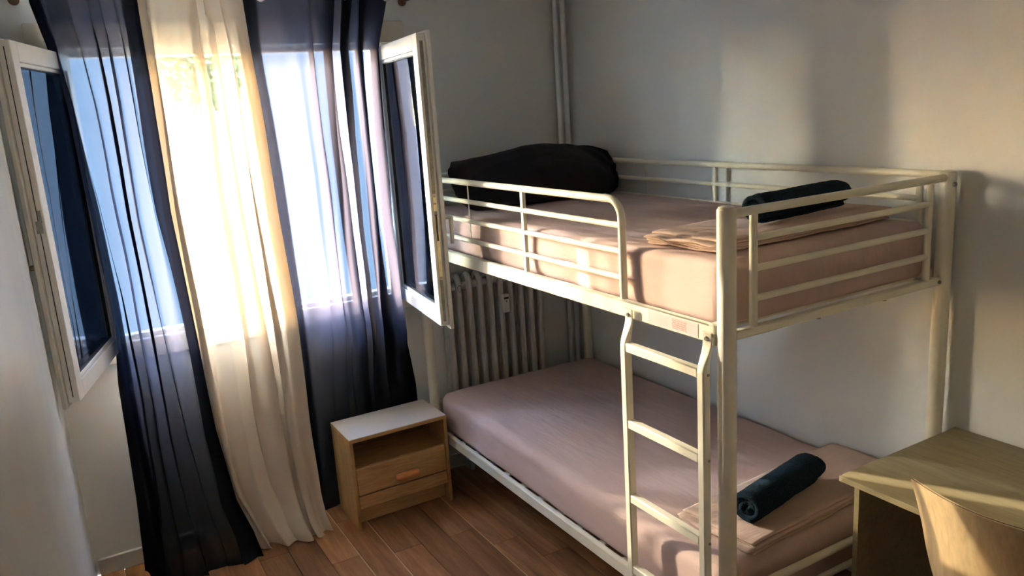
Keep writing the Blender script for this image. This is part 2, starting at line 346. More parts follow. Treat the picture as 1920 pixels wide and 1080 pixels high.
def sash(hx, ang, flip, handle_brass):
    # local x: hinge(0) -> free edge(SW); local y: exterior face = +; rotated about hinge
    p = WIN; s = flip
    d = .052; st = .062
    def b(x0, x1, y0, y1, z0, z1, bev=.002):
        return MB().box(min(s*x0, s*x1), max(s*x0, s*x1), y0, y1, z0, z1, bev=bev)
    root = MB()
    for (x0, x1, z0, z1) in [(0, st, 0, SZ1-SZ0), (SW-st, SW, 0, SZ1-SZ0), (st, SW-st, 0, st), (st, SW-st, SZ1-SZ0-st, SZ1-SZ0)]:
        bb = b(x0, x1, 0, d*.72, z0, z1); root.add(bb.v, bb.f)
    # interior overlap flange, proud of the sash all round
    fl = .016
    for (x0, x1, z0, z1) in [(-fl*.2, .05, -fl, SZ1-SZ0+fl*.6), (SW-.04, SW+fl, -fl, SZ1-SZ0+fl*.6), (.05, SW-.04, -fl, .04), (.05, SW-.04, SZ1-SZ0-.04, SZ1-SZ0+fl*.6)]:
        bb = b(x0, x1, -.016, -.0005, z0, z1); root.add(bb.v, bb.f)
    o = obj('sash', root, M['pvc'], WIN, local=True)
    o.location = Vector((hx, -.012, SZ0))-WORLD[WIN]
    cl = LOCAL[o]; me = o.data
    for v in me.vertices: v.co += cl
    LOCAL[o] = Vector((0, 0, 0))
    o.rotation_euler = (0, 0, ang)
    H = SZ1-SZ0
    bd = MB()
    for (x0, x1, z0, z1) in [(st, st+.014, st, H-st), (SW-st-.014, SW-st, st, H-st), (st+.014, SW-st-.014, st, st+.014), (st+.014, SW-st-.014, H-st-.014, H-st)]:
        bb = b(x0, x1, .010, .030, z0, z1, .003); bd.add(bb.v, bb.f)
    obj('glazing_bead', bd, M['pvc'], o, local=True)
    gk = MB()
    for (x0, x1, z0, z1) in [(st+.014, st+.018, st+.014, H-st-.014), (SW-st-.018, SW-st-.014, st+.014, H-st-.014), (st+.018, SW-st-.018, st+.014, st+.018), (st+.018, SW-st-.018, H-st-.018, H-st-.014)]:
        bb = b(x0, x1, .012, .026, z0, z1, 0); gk.add(bb.v, bb.f)
    obj('gasket', gk, M['gasket'], o, local=True)
    obj('pane', b(st+.014, SW-st-.014, .014, .020, st+.014, H-st-.014, 0), M['glass'], o, local=True)
    # lock strip let into the free edge with plates and slots
    if handle_brass == 0:
        obj('lock_strip', b(SW, SW+.0012, .012, .026, .10, H-.03, 0), M['steel'], o, local=True)
        obj('lock_plate', b(SW+.0012, SW+.0024, .012, .026, .20, .47, 0), M['brass'], o, local=True)
        obj('lock_plate', b(SW+.0012, SW+.0024, .012, .026, .49, .56, 0), M['brass'], o, local=True)
        obj('lock_slot', b(SW+.0024, SW+.004, .015, .023, .365, .475, 0), M['gasket'], o, local=True)
        obj('lock_slot', b(SW+.0012, SW+.0035, .013, .025, .02, .12, 0), M['steel'], o, local=True)
        for zz in (.13, .18, .21, .52, .55, .66, .80, .83):
            m_ = MB().tube([(s*(SW+.001), .019, zz), (s*(SW+.005), .019, zz)], .0045, 10); obj('lock_screw', m_, M['bolt'], o, local=True)
    else:
        obj('lock_strip', b(SW, SW+.0012, .020, .030, .62, .66, 0), M['steel'], o, local=True)
        obj('lock_slot', b(SW, SW+.004, .010, .028, .585, .625, 0), M['steel'], o, local=True)
        obj('edge_groove', b(SW, SW+.0008, .017, .020, .02, H-.02, 0), M['gasket'], o, local=True)
    hm = MB(); hz = .455 if handle_brass == 0 else .47
    hb = b(SW-.05, SW-.022, -.026, -.016, hz-.07, hz+.07, .003); hm.add(hb.v, hb.f)
    q = s*(SW-.036)
    hm.tube([(q, -.020, hz), (q, -.052, hz), (q-s*.003, -.058, hz-.004), (q-s*.006, -.058, hz-.05), (q-s*.006, -.056, hz-.12 if handle_brass else hz-.115)], [.010, .010, .011, .010, .008], 10)
    obj('handle', hm, M['brass'] if handle_brass else M['plastic'], o, smooth=True, local=True)
    for zz in (.12, H-.12):
        m_ = MB().tube([(-s*.006, -.006, zz-.04), (-s*.006, -.006, zz+.04)], .008, 10)
        obj('hinge', m_, M['plastic'], o, smooth=True, local=True)
    return o
# right sash: hinge at right jamb, free end swung towards the room; left sash likewise
free_r = Vector((-1.138, -.686)); free_l = Vector((-2.563, -.614))
hr = Vector((-1.056, -.012)); hl = Vector((-2.392, -.012))
ar = math.atan2(-(free_r-hr).y, -(free_r-hr).x)
al = math.atan2((free_l-hl).y, (free_l-hl).x)
sash(hr.x, ar, -1, 0)
sash(hl.x, al, 1, 1)

# ------------------------------------------------------------------ curtain rod and curtains
ROD_Z, ROD_Y = 2.412, -.135
rod = tag(empty('curtain_rod', (-1.7, ROD_Y, ROD_Z)), 'dark bronze curtain rod with round end knobs above the window', 'curtain rod')
obj('rod', MB().tube([(-2.52, ROD_Y, ROD_Z), (-.90, ROD_Y, ROD_Z)], .0085, 14), M['bronze'], rod, smooth=True)
def ball(c, r, nu=16, nv=10):
    return MB().grid(lambda a, b_: (c[0]+r*math.cos(2*math.pi*a)*math.sin(math.pi*b_), c[1]+r*math.sin(2*math.pi*a)*math.sin(math.pi*b_), c[2]+r*math.cos(math.pi*b_)), nu, nv)
for x_ in (-2.535, -.885):
    f_ = obj('finial', ball((x_, ROD_Y, ROD_Z), .021), M['bronze'], rod, smooth='full')
    obj('collar', MB().tube([(x_+(.014 if x_ < -1 else -.030), ROD_Y, ROD_Z), (x_+(.030 if x_ < -1 else -.014), ROD_Y, ROD_Z)], .012, 12), M['bronze'], f_, smooth=True)
for x_ in (-2.505, -.925):
    b_ = obj('bracket', MB().tube([(x_, ROD_Y, ROD_Z-.012), (x_, YB, ROD_Z-.012)], .006, 10), M['bronze'], rod, smooth=True)
    obj('bracket_plate', MB().tube([(x_, YB-.006, ROD_Z-.012), (x_, YB, ROD_Z-.012)], .02, 16), M['bronze'], b_, smooth=True)
def edge(pts):                    # list of (u, v) pixels on y=-.14, or (x, y, z) world points
    out = []
    for p in pts:
        q = px(p[0], p[1], 1, -.14) if len(p) == 2 else Vector(p)
        out.append((q.z, q.x))
    return sorted(out)
def lerp_tab(tab, z):
    if z <= tab[0][0]: return tab[0][1]
    for (a, x0), (b, x1) in zip(tab, tab[1:]):
        if z <= b: t = (z-a)/(b-a+1e-9); return x0+(x1-x0)*t
    return tab[-1][1]
def sm(a, b, x): t = max(0, min(1, (x-a)/(b-a))); return t*t*(3-2*t)
ZT = 2.445
def wtab(tab, u):
    for (a, x0), (b, x1) in zip(tab, tab[1:]):
        if u <= b: return x0+(x1-x0)*sm(a, b, u)*.35+(x1-x0)*.65*(u-a)/(b-a)
    return tab[-1][1]
def curtain(name, L, Rr, ybase, folds, amp, seed, m, label, hem, group, nu=150, nv=110, grommets=(), pleat=.13, warp=None, hemw=.085, ret=None):
    L = edge(L); Rr = edge(Rr); r_ = random.Random(seed)
    comps = [(n_, r_.uniform(0, 1), a_, r_.uniform(-.25, .25)) for n_, a_ in folds]
    def P(u, v):
        z = ZT*(1-v)
        xl, xr = lerp_tab(L, z), lerp_tab(Rr, z)
        tw = 1-z/ZT; ui = u
        u_x = u if not warp else wtab(warp, u)
        s = 0
        for n_, ph, a_, dr in comps:
            s += a_*math.sin(2*math.pi*(n_*u+ph+dr*tw+.12*math.sin(3*u*n_+5*tw)))
        # eyelet waves near the rod fade into free folds
        a = amp(z)*(.35+.65*min(1, 5*u, 5*(1-u)))
        s += .25*nz(u*5, z*2.2, seed)
        top = sm(2.15, 2.42, z)
        ew = math.sin(2*math.pi*folds[0][0]*u+.6)
        y = ybase(xl+(xr-xl)*u_x, z) - (.02*(u-.5) if warp else 0) + a*(s*(1-.6*top)+.6*top*ew)
        n0, ph0, a0, dr0 = comps[0]
        th0 = 2*math.pi*(n0*u+ph0+dr0*tw+.12*math.sin(3*u*n0+5*tw))
        pl_ = min(1, 6*u, 6*(1-u))*pleat*(xr-xl)/n0*(1-.7*top)
        x = xl+(xr-xl)*u_x + .004*nz(u*9, z*3, seed+9) + pl_*math.sin(2*th0+.8*math.sin(2.3*u*n0+seed))
        # outer edge turned back towards the wall beside the open sash
        if ret == 'l': k_ = sm(.12, 0, u); y += (-.03-y)*k_; x += .025*k_*sm(.8, 1.1, z)
        if ret == 'r': k_ = sm(.90, 1, u); y += (-.018-y)*k_; x += .010*k_*sm(.8, 1.1, z)
        # hem resting on the floor
        puddle = sm(hem+.16, hem-.02, z)
        y -= puddle*(.045+.03*u+.025*nz(u*3, 1.3, seed+3)+.012*math.sin(2*math.pi*folds[0][0]*u))
        zz = z
        if z < .10: zz = max(.004+.004*(1+nz(u*12, z*30, seed)), z*.9+.012*nz(u*6, 0, seed+4))
        y = max(ylim[0], min(YB-.02 if z > .09 else YB-.03, y))
        return (x, y, zz)
    mb = MB().grid(P, nu, nv)
    c = obj(name, mb, m, smooth='full')
    tag(c, label, 'curtain', group)
    for e0, e1 in ((.0, hemw), (1-hemw, 1.)):
        def H(u, v, e0=e0, e1=e1):
            x, y, z = P(e0+(e1-e0)*u, v); return (x, y+.003, z)
        obj('side_hem', MB().grid(H, 14, nv), m, c, smooth='full')
    for u in grommets:
        x, y, z = P(u, 1-2.405/ZT)
        x2, y2, z2 = P(min(1, u+.01), 1-2.405/ZT); dirv = Vector((x2-x, y2-y, 0)).normalized()
        nrm = Vector((dirv.y, -dirv.x, 0))
        pts = [Vector((x, y, 2.405))+nrm*.003+dirv*(.021*math.cos(2*math.pi*i/20))+Vector((0, 0, .021*math.sin(2*math.pi*i/20))) for i in range(20)]
        obj('eyelet', MB().tube(pts, .0045, 8, closed=True), M['chrome'], c, smooth='full')
    return c
ylim = [-.36]
def yb_l(x, z): return -.178-.03*sm(.5, 0, z)
def yb_w(x, z): return -.128-.05*sm(.6, 0, z)
def yb_r(x, z):
    sq = sm(.95, .55, z)*sm(-1.72, -1.5, x)
    return -.115*(1-sq)+(-.012)*sq
curtain('curtain', [(34, -20), (40, 0), (75, 85), (108, 200), (140, 350), (190, 560), (230, 760), (260, 950), (-2.425, -.13, 0)],
        [(250, -20), (255, 0), (280, 150), (320, 400), (370, 640), (402, 800), (440, 930), (470, 985), (-1.955, -.2, 0)],
        yb_l, [(3, .6), (5, .35), (11, .05)], lambda z: .034-.010*sm(.6, 0, z), 3, M['navy'],
        'sheer navy curtain beside the glossy side wall', .02, 'curtains at the window', hemw=.15, ret='l', grommets=(.1, .3, .5, .7, .9))
curtain('curtain', [(247, -20), (250, 0), (270, 150), (308, 400), (355, 640), (388, 800), (425, 930), (-1.95, -.2, 0)],
        [(452, -20), (455, 0), (482, 150), (522, 400), (558, 600), (578, 760), (592, 870), (602, 950), (-1.625, -.2, 0)],
        yb_w, [(4, .6), (7, .3), (13, .06)], lambda z: .028+.006*sm(1.2, 0, z), 11, M['voile'],
        'sheer cream white curtain between two navy curtains', .03, 'curtains at the window', nu=200, pleat=.06,
        warp=[(0, 0), (.09, .14), (.14, .10), (.42, .55), (.50, .47), (.60, .70), (.67, .62), (.76, .84), (.83, .77), (1, 1)])
curtain('curtain', [(446, -20), (450, 0), (474, 150), (508, 330), (546, 580), (570, 740), (585, 860), (-1.66, -.1, 0)],
        [(744, -20), (738, 0), (724, 90), (733, 250), (748, 420), (764, 560), (798, 730), (-1.05, -.1, .3), (-1.06, -.1, 0)],
        yb_r, [(4, .6), (7, .35), (13, .06)], lambda z: .034*(1-.6*sm(.9, .5, z)), 23, M['navy'],
        'sheer navy curtain behind the oak nightstand', -.2, 'curtains at the window', nu=220, pleat=.06, ret='r',
        warp=[(0, 0), (.30, .46), (.34, .44), (.46, .60), (.53, .53), (.62, .72), (.69, .63), (.77, .85), (.83, .76), (.91, .96), (.95, .90), (1, 1)], grommets=(.1, .3, .5, .7, .9))

# ------------------------------------------------------------------ bunk bed
PX0, PX1, PYN, PYF, PZ = -1.004, -.046, -2.154, -.128, 1.60
bed = tag(empty('bunk_bed', ((PX0+PX1)/2, (PYN+PYF)/2, 0)), 'cream white tubular metal bunk bed with a ladder', 'bunk bed')
def bpart(name, mb, parent=bed, m='metal', smooth=True, label=None):
    o = obj(name, mb, M[m], parent, smooth=smooth)
    if label: o['label'] = label
    return o
PR = .0255
posts = {}
for x_ in (PX0, PX1):
    for y_ in (PYN, PYF):
        p_ = bpart('post', MB().tube([(x_, y_, 0), (x_, y_, .003), (x_, y_, PZ-.006), (x_, y_, PZ-.002), (x_, y_, PZ)], [PR-.002, PR, PR, PR-.002, PR-.006], 24))
        posts[(x_, y_)] = p_
        bpart('joint_collar', MB().tube([(x_, y_, .952), (x_, y_, .960)], PR+.0008, 24), p_)
        bpart('post_cap', MB().tube([(x_, y_, PZ), (x_, y_, PZ+.003), (x_, y_, PZ+.005)], [PR-.004, PR-.005, PR-.012], 24), p_)
# side rails, upper and lower, on both sides
def side_rail(x_, z0, z1, out):
    y0, y1 = PYN+PR-.002, PYF-PR+.002
    m_ = MB().box(x_-.012, x_+.012, y0, y1, z0, z1, bev=.004)
    lz = z0+.012
    xi = (x_+.011, x_+.040) if out < 0 else (x_-.040, x_-.011)
    m_.box(xi[0], xi[1], y0+.02, y1-.02, lz, lz+.004)
    r_ = bpart('side_rail', m_)
    for y_ in (y0+.014, y1-.014):
        bpart('rail_bracket', MB().box(x_-.016, x_+.016, y_-.012, y_+.012, z0-.004, z1+.006, bev=.003), r_)
        bpart('bolt', MB().tube([(x_+out*.015, y_, (z0+z1)/2), (x_+out*.020, y_, (z0+z1)/2)], .006, 8), r_, 'bolt')
    return r_
sr = side_rail(PX0-.004, 1.225, 1.278, -1)
side_rail(PX1+.004-.002, 1.225, 1.278, 1)
side_rail(PX0-.004, .285, .333, -1)
side_rail(PX1+.002, .285, .333, 1)
bpart('warning_sticker', B(PX0-.0172, PX0-.0162, -2.062, -1.848, 1.231, 1.272), sr, 'sticker', False, 'pale sticker with red and grey lines of small print')
# slats
for i in range(14):
    y_ = PYF-.10-i*(PYF-PYN-.2)/13
    for z_ in (1.241, .301):
        bpart('slat', MB().box(PX0+.016, PX1-.016, y_-.02, y_+.02, z_, z_+.010, bev=.002), smooth=False)
# end frames
def end_frame(y_):
    bpart('end_top_bar', MB().tube([(PX0+PR*.6, y_, 1.583), (PX1-PR*.6, y_, 1.583)], .0125, 16))
    for z_ in (1.508, 1.424, 1.340):
        bpart('end_bar', MB().tube([(-.905, y_, z_), (-.137, y_, z_)], .0098, 14))
    for x_ in (-.905, -.137):
        bpart('end_upright', MB().tube([(x_, y_, 1.262), (x_, y_, 1.577)], .0115, 14))
    m_ = MB().box(PX0+PR-.003, PX1-PR+.003, y_-.0125, y_+.0125, 1.238, 1.264, bev=.004)
    e_ = bpart('end_rail', m_)
    for x_ in (-.64, -.34): bpart('bolt', MB().tube([(x_, y_, 1.239), (x_, y_, 1.232)], .006, 8), e_, 'bolt')
    for z_, r_ in ((.452, .0125), (.372, .0105), (.300, .012)):
        bpart('lower_end_bar', MB().tube([(PX0+PR*.6, y_, z_), (PX1-PR*.6, y_, z_)], r_, 14))
end_frame(PYN); end_frame(PYF)
for x_, s_ in ((PX1, -1),):
    bpart('bolt', MB().tube([(x_-.004, PYN-PR+.002, 1.562), (x_-.004, PYN-PR-.004, 1.562)], .0075, 10), posts[(PX1, PYN)], 'bolt')
    bpart('bolt', MB().tube([(PX1-PR-.012, PYN-.012, 1.25), (PX1-PR-.012, PYN-.018, 1.25)], .006, 10), posts[(PX1, PYN)], 'bolt')
# guards: long one at the wall, short one with a rounded end at the open side
def guard(x_, yend, up):
    y0 = PYF-PR*.5
    c = [(x_, y0, 1.590), (x_, yend+.06, 1.590)]
    for i in range(1, 7):
        a = math.pi/2*i/6; c.append((x_, yend+.06-.06*math.sin(a), 1.53+.06*math.cos(a)))
    c += [(x_, yend, 1.50), (x_, yend, 1.276)]
    bpart('guard_rail', MB().tube(c, .0125, 14))
    for y_ in up:
        bpart('guard_upright', MB().box(x_-.0075, x_+.0075, y_-.0105, y_+.0105, 1.272, 1.582, bev=.003))
    for z_ in (1.510, 1.428, 1.344):
        bpart('guard_bar', MB().tube([(x_, y0, z_), (x_, yend, z_)], .0098, 14))
    bpart('guard_wire', MB().tube([(x_+.002, -.668, 1.335), (x_+.002, -.668, 1.585)], .003, 8))
guard(PX0+.003, -1.708, [-1.118])
# wall side: straight rails running to the near end
def guard_wall(x_):
    bpart('guard_rail', MB().tube([(x_, PYF-PR*.5, 1.592), (x_, PYN+PR*.5, 1.592)], .0125, 14))
    for z_ in (1.510, 1.428, 1.344):
        bpart('guard_bar', MB().tube([(x_, PYF-PR*.5, z_), (x_, -2.062, z_)], .0098, 14))
    for y_ in (-1.128, -2.062):
        bpart('guard_upright', MB().box(x_-.0075, x_+.0075, y_-.0105, y_+.0105, 1.272, 1.582, bev=.003))
    bpart('guard_wire', MB().tube([(x_-.002, -.668, 1.335), (x_-.002, -.668, 1.585)], .003, 8))
guard_wall(PX1-.002)
# ladder, bolted to the upper side rail
LX = -1.050
for y_ in (-1.772, -2.112):
    m_ = MB().box(LX-.014, LX+.014, y_-.014, y_+.014, 0.0, 1.155, bev=.004)
    # flattened, twisted top tongue that laps the rail
    def tong(u, v, y_=y_):
        z = 1.15+.112*v; k_ = sm(0, .75, v)
        a = u*2*math.pi; cx = math.cos(a); cy = math.sin(a)
        sx = .0135*(1-k_)+.0025*k_; sy = .0135*(1-k_)+.017*k_
        pw = lambda t: math.copysign(abs(t)**.45, t)
        return (LX+.016*k_+sx*pw(cx), y_+sy*pw(cy), z)
    m_.grid(tong, 24, 10)
    xx = LX+.016
    m_.add([(xx-.0025, y_-.017, 1.262), (xx+.0025, y_-.017, 1.262), (xx+.0025, y_+.017, 1.262), (xx-.0025, y_+.017, 1.262)], [(0, 1, 2, 3)])
    s_ = bpart('ladder_stile', m_)
    bpart('bolt', MB().tube([(xx-.002, y_, 1.244), (xx-.008, y_, 1.244)], [.0075, .005], 10), s_, 'bolt')
    for z_ in (1.150, .897, .640, .385, .130):
        bpart('bolt', MB().tube([(LX+.004, y_-.013, z_-.005), (LX+.004, y_-.017, z_-.005)], [.005, .0035], 8), s_, 'bolt')
for z_ in (1.150, .897, .640, .385, .130):
    m_ = MB().box(LX-.013, LX+.013, -2.099, -1.785, z_-.017, z_+.011, bev=.003)
    bpart('ladder_rung', m_)

# ------------------------------------------------------------------ mattresses and bedding
def mat_disp(seed, puff):
    def d(w):
        n_ = nz(w.x*2.2, w.y*1.4, seed)*.006 + nz(w.x*8, w.y*2.6, seed+4)*.003 + nz(w.x*3, w.y*14, w.z*3+seed)*.0025
        v = w.copy()
        if abs(v.z) > .05: v.z += (n_+puff*(1-(w.x/.45)**2)*.5) if v.z > 0 else 0
        if abs(v.x) > .40: v.x += math.copysign(1, v.x)*(nz(w.y*3, w.z*16, seed+2)*.006+nz(w.y*11, w.z*6, seed+7)*.003)
        if abs(v.y) > .93: v.y += math.copysign(1, v.y)*nz(w.x*5, w.z*14, seed+3)*.005
        return v
    return d
mu = obj('mattress', MB().slab(-.5215, -1.142, 1.3475, .912, 1.93, .183, .028, (50, 100, 12), mat_disp(2.3, .006)), M['sheet'], smooth='full')
tag(mu, 'mattress in a mauve fitted sheet on the top bunk', 'mattress')
ml = obj('mattress', MB().slab(-.523, -1.142, .4115, .938, 1.95, .195, .04, (50, 100, 12), mat_disp(8.1, .012)), M['sheet'], smooth='full')
tag(ml, 'mattress in a mauve fitted sheet on the bottom bunk', 'mattress')
# folded sheets
def folded(cx, cy, z0, sx, sy, rot, seed, label, layers=5, lt=.0085):
    mb = MB(); r_ = random.Random(seed)
    for i in range(layers):
        ox, oy = r_.uniform(-.012, .012), r_.uniform(-.008, .008)
        def d(w, i=i):
            v = w.copy(); e = 1-max(abs(w.x)/(sx/2), 0)**6*.25
            v.z = v.z + .003*nz(w.x*7, w.y*9, seed+i*.3)+.0018*nz(w.x*22, w.y*18, seed+i)
            ed = sm(.36*sx, .5*sx, -w.x)
            v.z += ed*(.0022*math.sin(w.y*38+i*1.3)+.002*nz(w.y*30, i, seed))
            v.y += .006*nz(w.x*6, 3, seed+i); v.x += .010*nz(w.y*9, 5, seed+i)
            return v
        mb.slab(ox, oy, .004+lt*(i+.5), sx-.012*abs(i-2), sy-.006*abs(i-2), lt*1.12, lt*.5, (44, 26, 2), d)
    c, s_ = math.cos(rot), math.sin(rot)
    for v in mb.v:
        x, y = v.x, v.y; v.x = cx+c*x-s_*y; v.y = cy+s_*x+c*y; v.z = z0+max(v.z, .0008)
    return tag(obj('folded_sheet', mb, M['fsheet'], smooth='full'), label, 'bed sheet', 'folded sheets on the mattresses')
folded(-.52, -1.875, 1.4435, .82, .31, .03, 5, 'folded mauve sheet under a towel on the top bunk', 5, .0075)
folded(-.47, -1.945, .5185, .82, .30, .06, 9, 'folded mauve sheet under a towel on the bottom bunk', 5, .007)
# rolled towels: one terry strip wound in a spiral
def towel(p0, p1, r, seed, label, turns=3.1):
    p0, p1 = Vector(p0), Vector(p1); ax = (p1-p0).normalized(); L_ = (p1-p0).length
    up = Vector((0, 0, 1)); sd_ = ax.cross(up).normalized(); up = sd_.cross(ax)
    n_ = 120; th = (r-.010)/turns
    def cen(t): return .006+(r-th*.5-.006)*t
    na = 30
    mb = MB()
    def ring(side):
        def fn(u, v):
            t = u; a = -2*math.pi*turns*(1-t)-1.2
            rr = cen(t)+side*th*.47
            endz = L_*(v-.5)
            e = sm(.86, 1., abs(2*v-1))
            rr *= (1-.07*e+.05*nz(a*1.3, v*5, seed))
            shift = .010*nz(t*9, 2 if v > .5 else 7, seed)*e*1.5
            q = (p0+p1)/2+ax*(endz+shift)
            fl = .86 if True else 1
            return q+sd_*(math.cos(a)*rr*1.06)+up*(math.sin(a)*rr*fl)+Vector((0, 0, .0018*nz(a*6, v*40, seed+3)))
        return fn
    f1, f2 = ring(1), ring(-1)
    g1 = [[f1(i/n_, j/na) for i in range(n_+1)] for j in range(na+1)]
    g2 = [[f2(i/n_, j/na) for i in range(n_+1)] for j in range(na+1)]
    vs = [p for row in g1 for p in row]+[p for row in g2 for p in row]; o2 = (na+1)*(n_+1); W_ = n_+1; fs = []
    for j in range(na):
        for i in range(n_):
            fs.append((j*W_+i, j*W_+i+1, (j+1)*W_+i+1, (j+1)*W_+i)); fs.append((o2+j*W_+i, o2+(j+1)*W_+i, o2+(j+1)*W_+i+1, o2+j*W_+i+1))
    for i in range(n_):
        fs.append((i, o2+i, o2+i+1, i+1)); fs.append((na*W_+i, na*W_+i+1, o2+na*W_+i+1, o2+na*W_+i))
    for j in range(na):
        fs.append((j*W_, (j+1)*W_, o2+(j+1)*W_, o2+j*W_)); fs.append((j*W_+n_, o2+j*W_+n_, o2+(j+1)*W_+n_, (j+1)*W_+n_))
    mb.add(vs, fs)
    return tag(obj('rolled_towel', mb, M['towel'], smooth='full'), label, 'towel', 'rolled towels on the beds')
towel((-.655, -1.925, 1.5385), (-.205, -1.875, 1.5385), .057, 4, 'rolled dark navy towel on the top bunk')
towel((-.785, -2.015, .614), (-.385, -1.935, .614), .062, 14, 'rolled dark petrol blue towel on the bottom bunk')
# pillow, leaning at the head end of the top bunk
def pillow():
    mb = MB(); sx, sy = .905, .44
    def surf(side):
        def fn(u, v):
            a, b = 2*u-1, 2*v-1
            t = max(0, 1-abs(a/.93)**(3.4 if a > .1 else 1.9))*max(0, 1-abs(b/.93)**3.0) if abs(a) < .93 and abs(b) < .93 else 0
            t = t**.72
            h = .120*t*(1+.06*a)*(1+.16*nz(a*1.8, b*1.8, 3.1))+.004*nz(a*6, b*6, 8)
            w = 1-.05*(1-abs(a))*abs(b)**2
            x = a*sx/2*(1-.05*b*b*(abs(a) > 0)); y = b*sy/2*w
            fl = 1-t
            z = side*h + fl*.018*nz(a*3, b*3, 5.5)
            return Vector((x, y, z+side*.0016))
        return fn
    mb.grid(surf(1), 70, 44); mb.grid(surf(-1), 70, 44)
    W_, H_ = 71, 45; n_ = W_*H_
    for i in range(W_-1): mb.f.append((i, i+1, n_+i+1, n_+i)); mb.f.append((n_-W_+i, 2*n_-W_+i, 2*n_-W_+i+1, n_-W_+i+1))
    for j in range(H_-1): mb.f.append((j*W_, n_+j*W_, n_+(j+1)*W_, (j+1)*W_)); mb.f.append((j*W_+W_-1, (j+1)*W_+W_-1, n_+(j+1)*W_+W_-1, n_+j*W_+W_-1))
    for v in mb.v:
        a_ = v.x/(sx/2); e = sm(.66, 1., abs(a_))
        ph = math.radians(24+(42*e if a_ > 0 else 25*e)); k_ = 1-(.60 if a_ > 0 else .5)*e
        y, z = v.y*k_, v.z
        q = Vector((-.508+v.x, -.375+y*math.cos(ph)-z*math.sin(ph)-.075*e, 1.556+y*math.sin(ph)+z*math.cos(ph)+(.012*a_ if a_ < 0 else -.006*a_)))
        q.y = min(q.y, -.146); q.z = max(q.z, 1.4465+.003*abs(nz(q.x*9, q.y*9, 1)))
        v.xyz = q
    return mb
tag(obj('pillow', pillow(), M['pillow'], smooth='full'), 'black purple pillow at the head of the top bunk', 'pillow')

# ------------------------------------------------------------------ radiator
RX0, RP, RN = -.855, .0605, 10
RYF, RYB = -.088, -.004
rad = tag(empty('radiator', (-.56, -.05, .10)), 'grey ribbed column radiator behind the bunk bed', 'radiator')
def section(x_):
    m_ = MB(); zb, zt = .13, 1.075
    r_ = .0165
    loop = []
    yc0, yc1 = RYF+r_, RYB-r_
    def arc(cz, top):
        out = []
        for i in range(9):
            a = math.pi*i/8
            yy = (yc0+yc1)/2-(yc1-yc0)/2*math.cos(a); zz = cz+(.034*math.sin(a))*(1 if top else -1)
            out.append((x_, yy, zz))
        return out
    up = arc(zt-.034-r_, True); dn = arc(zb+.034+r_, False)
    pts = up+[(x_, yc1, .6)]+dn[::-1]+[(x_, yc0, .6)]
    m_.tube(pts, r_, 12, closed=True)
    m_.box(x_-.006, x_+.006, yc0, yc1, zt-.085, zt-.045, bev=.002)
    m_.tube([(x_-RP/2, (yc0+yc1)/2, zt-.066), (x_+RP/2, (yc0+yc1)/2, zt-.066)], .022, 12)
    m_.tube([(x_-RP/2, (yc0+yc1)/2, zb+.066), (x_+RP/2, (yc0+yc1)/2, zb+.066)], .022, 12)
    m_.tube([(x_, (yc0+yc1)/2, zb+.05), (x_, (yc0+yc1)/2, zt-.05)], .0135, 10)
    return m_
s0 = obj('section', section(RX0), M['rad'], rad, smooth=True)
for i in range(1, RN):
    c_ = s0.copy(); COL.objects.link(c_); c_.location.x += i*RP
ymid = (RYF+RYB)/2
pl = obj('end_plug', MB().tube([(RX0-RP/2+.002, ymid, 1.009), (RX0-RP/2-.014, ymid, 1.009)], .021, 6), M['plastic'], rad)
obj('plug_screw', MB().tube([(RX0-RP/2-.013, ymid, 1.009), (RX0-RP/2-.020, ymid, 1.009)], .009, 8), M['knob'], pl)
al_ = obj('heat_meter', B(-.5525+.0085-.019, -.5525+.0085+.019, RYF-.026, RYF-.001, .835, .935, bev=.004), M['plastic'], rad)
al_['label'] = 'white heat meter with a small dark display'
mx_ = -.544
obj('meter_display', B(mx_-.013, mx_+.013, RYF-.0275, RYF-.0255, .908, .918), M['black'], al_)
obj('meter_arrow', MB().add([(mx_-.005, RYF-.027, .899), (mx_+.005, RYF-.027, .899), (mx_, RYF-.027, .892), (mx_-.005, RYF-.0255, .899), (mx_+.005, RYF-.0255, .899), (mx_, RYF-.0255, .892)],
    [(0, 1, 2), (3, 5, 4), (0, 3, 4, 1), (1, 4, 5, 2), (2, 5, 3, 0)]), M['black'], al_)
bk = MB().tube([(RX0+RP*.95+.010*math.cos(a), RYF-.004, 1.005+.014*math.sin(a)-(.006 if math.sin(a) < -.5 else 0)) for a in [2*math.pi*i/16 for i in range(16)]], .0022, 6, closed=True)
obj('bleed_key_ring', bk, M['bolt'], rad, smooth='full')
obj('feed_pipe', MB().tube([(RX0+RP*9.5, ymid, .196), (-.20, ymid, .196), (-.19, ymid, .186), (-.19, ymid, .0)], .010, 10), M['rad'], rad, smooth=True)
for xx in (RX0+RP, RX0+RP*8):
    obj('foot', B(xx-.012, xx+.012, RYF+.01, RYB-.01, 0, .135, bev=.003), M['rad'], rad)

